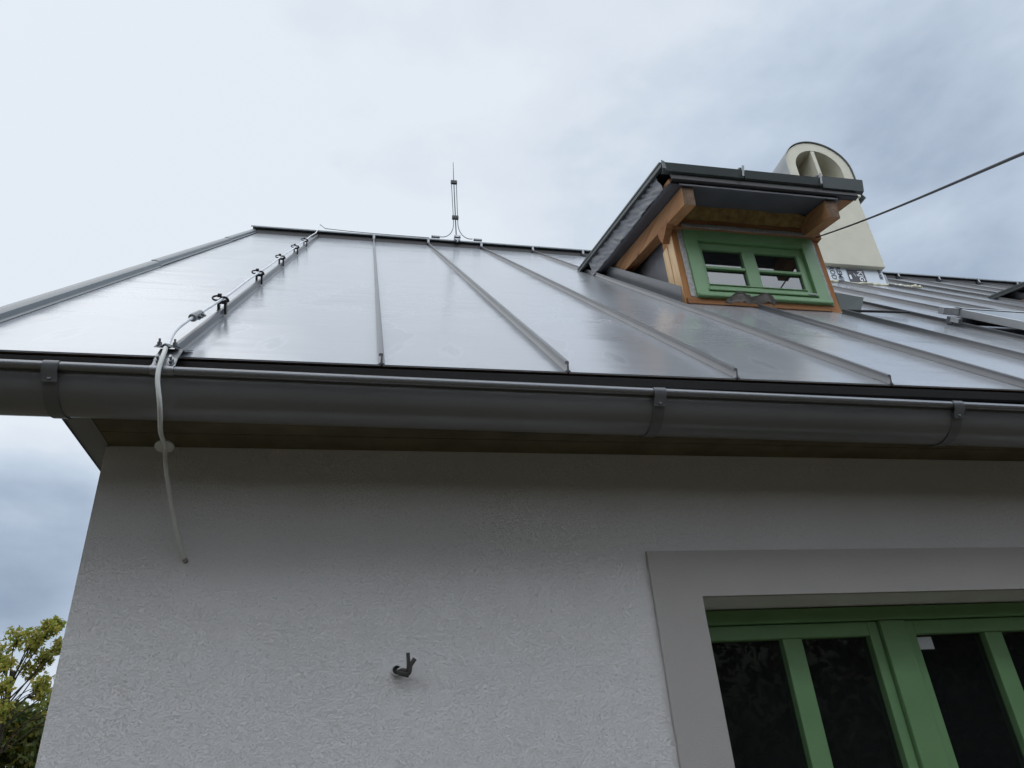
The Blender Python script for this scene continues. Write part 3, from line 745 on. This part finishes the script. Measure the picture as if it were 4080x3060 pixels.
bm = bmesh.new(); box(bm, 4.424, 4.446, 4.7958, 4.7964, 4.01, 4.06); hexa(bm, [(4.475, 4.7958, 4.082), (4.479, 4.7958, 4.085), (4.497, 4.7958, 4.047), (4.492, 4.7958, 4.045), (4.475, 4.7962, 4.082), (4.479, 4.7962, 4.085), (4.497, 4.7962, 4.047), (4.492, 4.7962, 4.045)]); done(bm, 'printed_mark', 'white_ink', chi)
text('IAABI', .046, 4.752, 4.142, 'ink', bold=.001)
# expanding foam round the foot
bm = bmesh.new(); rr = random.Random(3)
pts = [(4.10 + i * .03, 4.778 + rr.uniform(-.006, .006) + (max(0, i - 25) * .004), rz(4.778 + max(0, i - 25) * .004) + .012 + rr.uniform(-.008, .008)) for i in range(38)]
tube(bm, pts, [rr.uniform(.008, .019) for _ in pts], 8); done(bm, 'foam_bead', 'foam', chi, True)

# ------------------------------------------------------------------ lightning protection
XS = -.483 + .0
con = empty('lightning_conductor', (-.447, 2.04, .604), 'pale conductor wire climbing from the plaster over the gutter and up a roof seam', 'lightning conductor')
low = [(-.447, 2.052, .602), (-.455, 2.035, .622), (-.478, 1.995, .70), (-.500, 1.935, .80), (-.507, 1.90, .862), (-.490, 1.78, .845), (-.470, 1.68, .838), (-.470, 1.648, .868), (-.480, 1.642, .915), (-.484, 1.648, .955), (-.485, 1.662, .992), (-.490, 1.688, 1.028), (-.496, 1.712, 1.052), (-.498, 1.75, 1.080)]
bm = bmesh.new(); tube(bm, smooth_path(low, 8), .0057, 12); done(bm, 'down_wire', 'wire', con, True)
def wire_h(y): return rz(y) + .086
hp = [(-.498, 1.735, 1.070), (-.502, 1.775, rz(1.775) + .062), (-.500, 1.82, rz(1.82) + .074), (-.490, 1.88, wire_h(1.88)), (-.486, 1.96, wire_h(1.96))]
for i in range(1, 14):
    y = 2.0 + i * .265; hp.append((-.485 + .002 * math.sin(i * 2.1), y, wire_h(y) - .004 * abs(math.sin(i * 1.1))))
hp += [(-.485, 5.60, rz(5.60) + .11), (-.48, 5.70, zc + .13)]
bm = bmesh.new(); tube(bm, smooth_path(hp, 5), .0043, 10); done(bm, 'roof_wire', 'alwire', con, True)
bm = bmesh.new(); tube(bm, [(-.535, 1.925, .856), (-.495, 1.885, .872)], .001, 4)
bm.free(); bm = bmesh.new(); disc(bm, (-.5075, 1.898, .8625), (-.06, .30, .95), .024, .004, 24); done(bm, 'drip_collar', 'white_plastic', con, auto=40)
bm = bmesh.new(); disc(bm, (-.446, 2.047, .601), (0, 1, 0), .0065, .01, 10); done(bm, 'wall_plug', 'brown_cloth', con)
# clamp from the gutter rim to the eave sheet
cx_ = -.4815; CW = .68
def squeeze(bm, c, dx, dz_):
    for v in bm.verts: v.co.x = c + dx + (v.co.x - c) * CW; v.co.z += dz_
bm = bmesh.new()
hexa(bm, [(cx_ - .042, 1.667, .984), (cx_ + .038, 1.667, .984), (cx_ + .038, 1.671, .984), (cx_ - .042, 1.671, .984), (cx_ - .040, 1.684, 1.022), (cx_ + .038, 1.684, 1.022), (cx_ + .038, 1.688, 1.022), (cx_ - .040, 1.688, 1.022)], .0015)
tube(bm, [(cx_ - .042, 1.674, .9797), (cx_ + .038, 1.674, .9797)], .0128, 20)
for dx in (-.022, .022): bolt(bm, (cx_ + dx, 1.676, 1.006), (0, -.95, .3), .0095)
squeeze(bm, cx_, 0, -.017); done(bm, 'rim_clamp', 'galv', con, auto=35)
bm = bmesh.new()
hexa(bm, [(cx_ - .036, 1.692, 1.008), (cx_ + .044, 1.692, 1.008), (cx_ + .044, 1.696, 1.008), (cx_ - .036, 1.696, 1.008), (cx_ - .034, 1.728, 1.062), (cx_ + .046, 1.728, 1.062), (cx_ + .046, 1.732, 1.060), (cx_ - .034, 1.732, 1.060)], .001)
hexa(bm, [(cx_ - .034, 1.7285, 1.0605), (cx_ + .046, 1.7285, 1.0605), (cx_ + .056, 1.80, rz(1.80) + .008), (cx_ - .024, 1.80, rz(1.80) + .008), (cx_ - .034, 1.7285, 1.0645), (cx_ + .046, 1.7285, 1.0645), (cx_ + .056, 1.80, rz(1.80) + .012), (cx_ - .024, 1.80, rz(1.80) + .012)], .001)
squeeze(bm, cx_, -.009, -.006); done(bm, 'eave_clamp', 'galv_dark', con, auto=35)
bm = bmesh.new(); rows = []                                 # saddle plate humped over the wire
for j in range(2):
    for lay in (0, .003):
        row = []
        for i in range(25):
            u = i / 24; xx = cx_ - .042 + .084 * u; hump = .009 * math.exp(-((xx - cx_) / .011) ** 2)
            wd = .020 * min(1, math.sin(math.pi * min(max(u, .04), .96)) * 1.9) ** .6
            yy = 1.722 + (wd if j else -wd); row.append(bm.verts.new((xx, yy, 1.072 + (yy - 1.722) * .55 + hump + lay)))
        rows.append(row)
for a, b_ in ((0, 2), (1, 3), (0, 1), (2, 3)):
    for i in range(24): bm.faces.new((rows[a][i], rows[a][i + 1], rows[b_][i + 1], rows[b_][i]))
squeeze(bm, cx_, -.015, -.014); done(bm, 'saddle_plate', 'galv_dark', con, auto=50)
bm = bmesh.new()
for dx in (-.027, .027): bolt(bm, (cx_ + dx, 1.722, 1.0765), (0, -.45, .9), .0088)
squeeze(bm, cx_, -.015, -.014); done(bm, 'clamp_bolt', 'galv', con, auto=35)
bm = bmesh.new()                                            # connector sleeve with two screws
q = [Vector((-.490, 1.88, wire_h(1.88))), Vector((-.486, 1.94, wire_h(1.94)))]
tube(bm, [q[0], q[0] + (q[1] - q[0]) * .08, q[1]], [.011, .013, .011], 14)
for f in (.35, .75): bolt(bm, q[0] + (q[1] - q[0]) * f + Vector((.012, -.004, -.004)), (.8, -.3, -.3), .006)
done(bm, 'connector_sleeve', 'galv', con, auto=35)
clip0 = None                                                # seam clips carrying the wire
for y in (2.225, 2.86, 3.49, 4.11, 4.66):
    if clip0 is None:
        xs = seam_x[0]; s = s_of(y); bm = bmesh.new()
        def CP(x, q, h): return RP(xs + (x - xs) * .82, s + (q - s) * .8, h * .66)
        def B(x0, x1, s0, s1, h0, h1): hexa(bm, [CP(x0, s0, h0), CP(x1, s0, h0), CP(x1, s1, h0), CP(x0, s1, h0), CP(x0, s0, h1), CP(x1, s0, h1), CP(x1, s1, h1), CP(x0, s1, h1)])
        B(xs + .007, xs + .016, s - .014, s + .014, .012, .088); B(xs - .020, xs - .011, s - .012, s + .012, .024, .066)
        B(xs - .020, xs - .009, s - .024, s - .012, .020, .036)
        B(xs - .024, xs + .018, s - .013, s + .013, .0665, .082)
        tube(bm, [CP(xs - .022 + .018 * math.cos(a), s + .0 + .010 * math.sin(a), .094 + .010 * math.sin(a)) for a in [2 * math.pi * k / 14 for k in range(15)]], .0034, 6)
        tube(bm, [CP(xs + .006 + .016 * math.cos(a), s, .082 + .018 * math.sin(a)) for a in [math.radians(d) for d in range(-20, 200, 22)]], .0042, 6)
        B(xs - .018, xs - .004, s - .010, s + .010, .100, .118)
        clip0 = done(bm, 'wire_clip', 'black', con, auto=35); y00 = y
    else:
        o = clip0.copy(); COL.objects.link(o); o.location = clip0.location + Vector((0, y - y00, SL * (y - y00)))
bm = bmesh.new()
pr = [(-.48, 5.70, zc + .13)] + [(x, YR - .055 + .03 * math.exp(-abs(x + .48) * 6), zc + .014 + .05 * math.exp(-abs(x + .48) * 5)) for x in (-.42, -.2, 0, .2, .4, .58)]
tube(bm, pr, .0038, 8); done(bm, 'ridge_wire', 'galv_dark', con, True)

rod = empty('lightning_rod', (.854, 5.69, 4.90), 'thin air terminal rod with two curved braces standing on the ridge', 'lightning rod')
YT = 5.70
def rodtube(name, pts, r, mat='rod'):
    bm = bmesh.new(); tube(bm, pts, r, 8); return done(bm, name, mat, rod, True)
rodtube('rod', [(.858, YT, 4.86), (.854, YT, 5.7), (.853, YT, 5.72), (.855, YT, 5.985)], [.0055, .0055, .0045, .0032])
for sgn, x0, x1, xe in ((-1, .828, .835, .680), (1, .880, .879, 1.015)):
    arc = [(x1 + (xe - x1) * (1 - math.cos(a)), YT - .045 * (1 - math.cos(a)), 5.13 - .23 * math.sin(a)) for a in [math.pi / 2 * (1 - k / 16) for k in range(17)]]
    rodtube('brace', arc + [(x1, YT, 5.16), (x1, YT, 5.21), (x0, YT, 5.70)], .0042)
for z in (5.205, 5.695):
    bm = bmesh.new(); box(bm, .822, .888, YT - .013, YT + .013, z - .021, z + .021, .003)
    for dx in (-.012, .014): disc(bm, (.855 + dx, YT - .015, z), (0, 1, 0), .006, .006, 8)
    done(bm, 'spacer_block', 'black', rod, auto=35)
bm = bmesh.new(); box(bm, .828, .886, YT - .075, YT - .045, 4.846, 4.874, .003); box(bm, .826, .890, YT - .085, YT - .03, 4.878, 4.905, .003)
for dx in (-.02, .02):
    disc(bm, (.857 + dx, YT - .088, 4.892), (0, 1, 0), .006, .006, 8); disc(bm, (.857 + dx, YT - .078, 4.858), (0, 1, 0), .006, .006, 8)
tube(bm, [(.858, YT - .066, 4.83), (.858, YT - .066, 4.87)], .010, 8); done(bm, 'base_clamp', 'galv', rod, auto=35)
for xa in (.600, 1.022):
    bm = bmesh.new(); box(bm, xa, xa + .085, YT - .066, YT - .046, 4.872, 4.892, .003)
    for k in range(4): disc(bm, (xa + .012 + .021 * k, YT - .068, 4.882), (0, 1, 0), .0065, .006, 8)
    done(bm, 'side_clamp', 'galv_dark', rod, auto=35)

# ------------------------------------------------------------------ solar panel at the right
sol = empty('solar_panel', (4.2, 2.45, rz(2.45)), 'silver framed solar panel raised on rails over the metal roof', 'solar panel')
PX0, PX1, PS0, PS1, PH = 3.275, 5.00, s_of(1.95), s_of(2.985), .088
def rbox(bm, x0, x1, s0, s1, h0, h1, bev=0): hexa(bm, [RP(x0, s0, h0), RP(x1, s0, h0), RP(x1, s1, h0), RP(x0, s1, h0), RP(x0, s0, h1), RP(x1, s0, h1), RP(x1, s1, h1), RP(x0, s1, h1)], bev)
bm = bmesh.new(); w = .03
rbox(bm, PX0, PX0 + w, PS0, PS1, PH - .042, PH, .002); rbox(bm, PX1 - w, PX1, PS0, PS1, PH - .042, PH, .002)
rbox(bm, PX0 + w, PX1 - w, PS0, PS0 + w, PH - .042, PH - .0003, .002); rbox(bm, PX0 + w, PX1 - w, PS1 - w, PS1, PH - .042, PH - .0003, .002)
done(bm, 'panel_frame', 'alu', sol)
bm = bmesh.new(); rbox(bm, PX0 + w, PX1 - w, PS0 + w, PS1 - w, PH - .012, PH - .004); done(bm, 'panel_glass', 'solar', sol)
for s in (s_of(2.90), s_of(2.20)):
    bm = bmesh.new(); rbox(bm, PX0 - .075, PX1 + .08, s - .022, s + .022, .006, PH - .044, .002); done(bm, 'mounting_rail', 'galv_dark', sol)
s = s_of(2.93)
bm = bmesh.new(); rbox(bm, PX0 - .105, PX0 - .004, s - .02, s + .02, PH - .036, PH + .004, .001); done(bm, 'rail_end', 'alu', sol)
bm = bmesh.new(); rbox(bm, PX0 - .004, PX0 + .016, s - .022, s + .022, PH + .001, PH + .006, .001); done(bm, 'panel_clamp', 'black', sol)
s = s_of(2.855)
bm = bmesh.new()
for a, b_, c, d_ in ((0, .022, 0, .003), (0, .022, .021, .024), (0, .003, .003, .021), (.019, .022, .003, .021)): rbox(bm, PX0 - .098 + a, PX0 - .098 + b_, s - .03, s + .03, .022 + c, .022 + d_)
done(bm, 'square_tube', 'alu', sol)
bm = bmesh.new(); s = s_of(2.33); rbox(bm, PX0 - .075, PX0 - .071, s - .12, s + .03, -.0, .055, .0015)
disc(bm, RP(PX0 - .077, s + .012, .036), (1, 0, 0), .010, .008, 12); disc(bm, RP(PX0 - .082, s + .012, .036), (1, 0, 0), .006, .01, 10); done(bm, 'side_bracket', 'galv_dark', sol, auto=35)

# a dark bar lying on the roof to the right of the dormer
bm = bmesh.new(); a, b_ = Vector((2.735, 3.10, rz(3.10) + .014)), Vector((3.14, 3.055, rz(3.055) + .040))
tube(bm, [a, a + (b_ - a) * .97, b_], [.008, .008, .004], 8)
tag(done(bm, 'loose_bar', 'black', None, True), 'thin black bar lying across the roof seams beside the dormer flashing', 'bar')

# ------------------------------------------------------------------ cable down from the dormer, stub on the wall
bm = bmesh.new(); P0, P1 = Vector((2.715, 3.096, 2.898)), Vector((1.45, .95, 1.196)); Dv = P1 - P0; n = 40
pts = []
for i in range(n + 1):
    t_ = i / n * 2.62; p = P0 + Dv * t_; p.z -= .012 * math.sin(math.pi * min(t_, 1)) if t_ <= 1 else 0
    pts.append(p)
tube(bm, pts, .0042, 10); tag(done(bm, 'hanging_cable', 'black', None, True), 'taut black cable running down from the dormer post', 'cable')
stub = empty('cable_stub', (.124, 2.05, .30), 'dark cable ends poking out of a pipe in the white plaster', 'cable')
bm = bmesh.new(); sx, sz = .108, .306
a = [(math.cos(2 * math.pi * k / 20), math.sin(2 * math.pi * k / 20)) for k in range(20)]
rings = [[bm.verts.new((sx + r * cx2, y, sz + r * cz2)) for cx2, cz2 in a] for r, y in ((.0135, 2.051), (.0135, 2.036), (.011, 2.035), (.011, 2.049))]
for r0, r1 in zip(rings, rings[1:]):
    for k in range(20): bm.faces.new((r0[k], r0[(k + 1) % 20], r1[(k + 1) % 20], r1[k]))
bm.faces.new(rings[-1]); done(bm, 'pipe', 'white_plastic', stub, auto=40)
bm = bmesh.new(); disc(bm, (sx, 2.045, sz), (0, 1, 0), .0108, .004, 16); done(bm, 'pipe_bore', 'black', stub)
def cab(pts, r, mat='black'):
    pts = [(sx + (x - sx) * .60, 2.046 + (y - 2.046) * .8, sz + (z - sz) * .60) for x, y, z in pts]; r *= .8
    bm = bmesh.new(); tube(bm, smooth_path(pts, 6), r, 10); done(bm, 'cable_end', mat, stub, True)
cab([(sx + .004, 2.046, sz + .002), (sx + .02, 2.02, sz - .002), (sx + .042, 2.005, sz - .010), (sx + .047, 2.0, sz + .012), (sx + .044, 1.998, sz + .060)], .0062, simple('dark_cable_sheath', (.045, .04, .036), .5))
cab([(sx, 2.046, sz - .006), (sx + .022, 2.02, sz - .014), (sx + .045, 2.008, sz - .022), (sx + .052, 2.004, sz - .012), (sx + .056, 2.002, sz + .010), (sx + .074, 2.0, sz + .036)], .007, simple('dark_rubber', (.05, .048, .045), .5))
cab([(sx + .002, 2.046, sz - .002), (sx + .014, 2.024, sz + .002), (sx + .030, 2.012, sz - .004)], .0045, 'white_plastic')
cab([(sx + .004, 2.046, sz - .008), (sx + .026, 2.025, sz - .018), (sx + .048, 2.016, sz - .026)], .0085, 'black')

# ------------------------------------------------------------------ trees
def leaves(vs, fs, c, r, rr, size):
    n = Vector((rr.gauss(0, 1), rr.gauss(0, 1), rr.gauss(0, .8))).normalized(); u = n.orthogonal().normalized()
    a = rr.uniform(0, 6.28); u = (u * math.cos(a) + n.cross(u) * math.sin(a)); w = n.cross(u)
    l, b = size * rr.uniform(.7, 1.3), size * rr.uniform(.35, .6); i = len(vs)
    vs += [c - u * l * .5, c + w * b * .5 + n * b * .12, c + u * l * .5, c - w * b * .5 + n * b * .12]; fs.append((i, i + 1, i + 2, i + 3))
def tree(name, label, base, trunk_h, blobs, per, size, mat, seed, group=None, lean=(0, 0)):
    rr = random.Random(seed); root = empty(name, base, label, 'tree' if 'tree' in name else 'shrub', None, group)
    base = Vector(base); top = base + Vector((lean[0], lean[1], trunk_h)); bm = bmesh.new()
    tube(bm, smooth_path([base, base + Vector((lean[0] * .3 + .04, lean[1] * .3, trunk_h * .45)), top], 6), [.085 * (1 - .7 * i / 12) for i in range(13)], 8)
    vs, fs = [], []
    for c, r in blobs:
        c = Vector(c); hf = max(.25, min(.95, (c.z - .55 - base.z) / (top.z - base.z))); st = base + (top - base) * hf; mid = st.lerp(c, .55) + Vector((rr.uniform(-.1, .1), rr.uniform(-.1, .1), .12))
        tube(bm, smooth_path([st, mid, c], 5), [.010 * (1 - .75 * i / 10) for i in range(11)], 6)
        for k in range(5):
            d = Vector((rr.gauss(0, 1), rr.gauss(0, 1), rr.gauss(.3, 1))).normalized() * r * rr.uniform(.6, 1.05)
            tube(bm, [mid.lerp(c, rr.uniform(.3, 1)), c + d * .5 + Vector((0, 0, -.04)), c + d], [.008, .005, .003], 4)
            for _ in range(per // 9):
                q = c + d * rr.uniform(.35, 1.15) + Vector((rr.gauss(0, .09), rr.gauss(0, .09), rr.gauss(0, .07))) * (r / .4); leaves(vs, fs, q, r, rr, size)
        for _ in range(per // 2):
            d = Vector((rr.gauss(0, 1), rr.gauss(0, 1), rr.gauss(0, 1))).normalized() * r * rr.random() ** .45
            leaves(vs, fs, c + d, r, rr, size)
    done(bm, 'trunk', 'bark', root, True)
    me = bpy.data.meshes.new('crown'); me.from_pydata([tuple(v) for v in vs], [], fs); link('crown', me, mat, root)
    return root
rr = random.Random(12)
bl = []
for (x, z, r) in ((-3.55, 2.10, .10), (-3.50, 1.98, .13), (-3.62, 1.92, .15), (-3.78, 1.86, .14), (-3.95, 1.95, .17), (-4.15, 1.80, .2), (-3.40, 1.80, .13), (-3.36, 1.62, .13), (-3.70, 1.60, .17), (-3.58, 1.72, .12), (-3.92, 1.62, .14),
                  (-3.42, 1.35, .14), (-3.62, 1.38, .13), (-3.84, 1.36, .16), (-3.50, 1.20, .13), (-4.05, 1.40, .2), (-4.4, 2.0, .3), (-4.5, 1.5, .35), (-4.9, 1.9, .4), (-4.8, 1.3, .4), (-4.25, 1.1, .25), (-3.3, 1.1, .16), (-3.75, 1.12, .14), (-3.1, 1.5, .2), (-2.95, 1.2, .25)):
    bl.append(((x + rr.uniform(-.03, .03), 10 + rr.uniform(-.35, .35), z + .10), r * .84))
tree('maple_tree', 'slender yellowing leafy tree with sky showing through beside the house corner', (-3.95, 10.2, GZ), 3.3, bl, 170, .066, 'leaf_y', 3)
bl = []
rr = random.Random(77)
for i in range(110):
    x = rr.uniform(-5.7, -3.3); y = rr.uniform(11.0, 12.6); zt = 1.36 * y / 10 - .18 + .14 * math.sin(x * 3.1) 
    z = GZ + .5 + (zt - GZ - .5) * rr.random() ** .55; bl.append(((x, y, z), rr.uniform(.24, .40)))
tree('bushy_tree', 'dense dark green bushy tree at the lower left behind the house', (-4.7, 11.8, GZ), 1.8, bl, 260, .10, 'leaf_g', 9)
# wooded slope behind the viewer, seen only mirrored in the window panes
bm = bmesh.new(); prof = [(-17, GZ - .05), (-20, 2.6), (-30, 6.0), (-60, 11), (-120, 13), (-200, 13)]
rows = [[bm.verts.new((-220 + 20 * i, y + 1.5 * math.sin(i * 1.7), z + .25 * math.sin(i * 2.3 + y))) for i in range(24)] for y, z in prof]
for r0, r1 in zip(rows, rows[1:]):
    for i in range(23): bm.faces.new((r0[i], r0[i + 1], r1[i + 1], r1[i]))
tag(done(bm, 'hillside', 'hill', None, True), 'wooded hillside rising behind the viewer', kind='structure')
vs, fs = [], []; rr = random.Random(2)
for i in range(150000):
    x = rr.uniform(-34, 40); h = 13.0 - min(3.2, max(0, x - 5) * .5) + .9 * math.sin(x * .33) + .5 * math.sin(x * .9 + 1) + .35 * math.sin(x * 2.3)  # trees made this tall to block low sky and shade the upper wall
    v = rr.random() ** .8; z = GZ + v * h; y = -9.0 - 1.3 * math.sin(x * .5) - 1.8 * v + rr.gauss(0, .8)
    leaves(vs, fs, Vector((x, y, z)), 1, rr, rr.uniform(.16, .36))
me = bpy.data.meshes.new('woodland'); me.from_pydata([tuple(v) for v in vs], [], fs)
tag(link('woodland', me, 'leaf_d', None), 'dense dark woodland edge facing the house', kind='stuff')
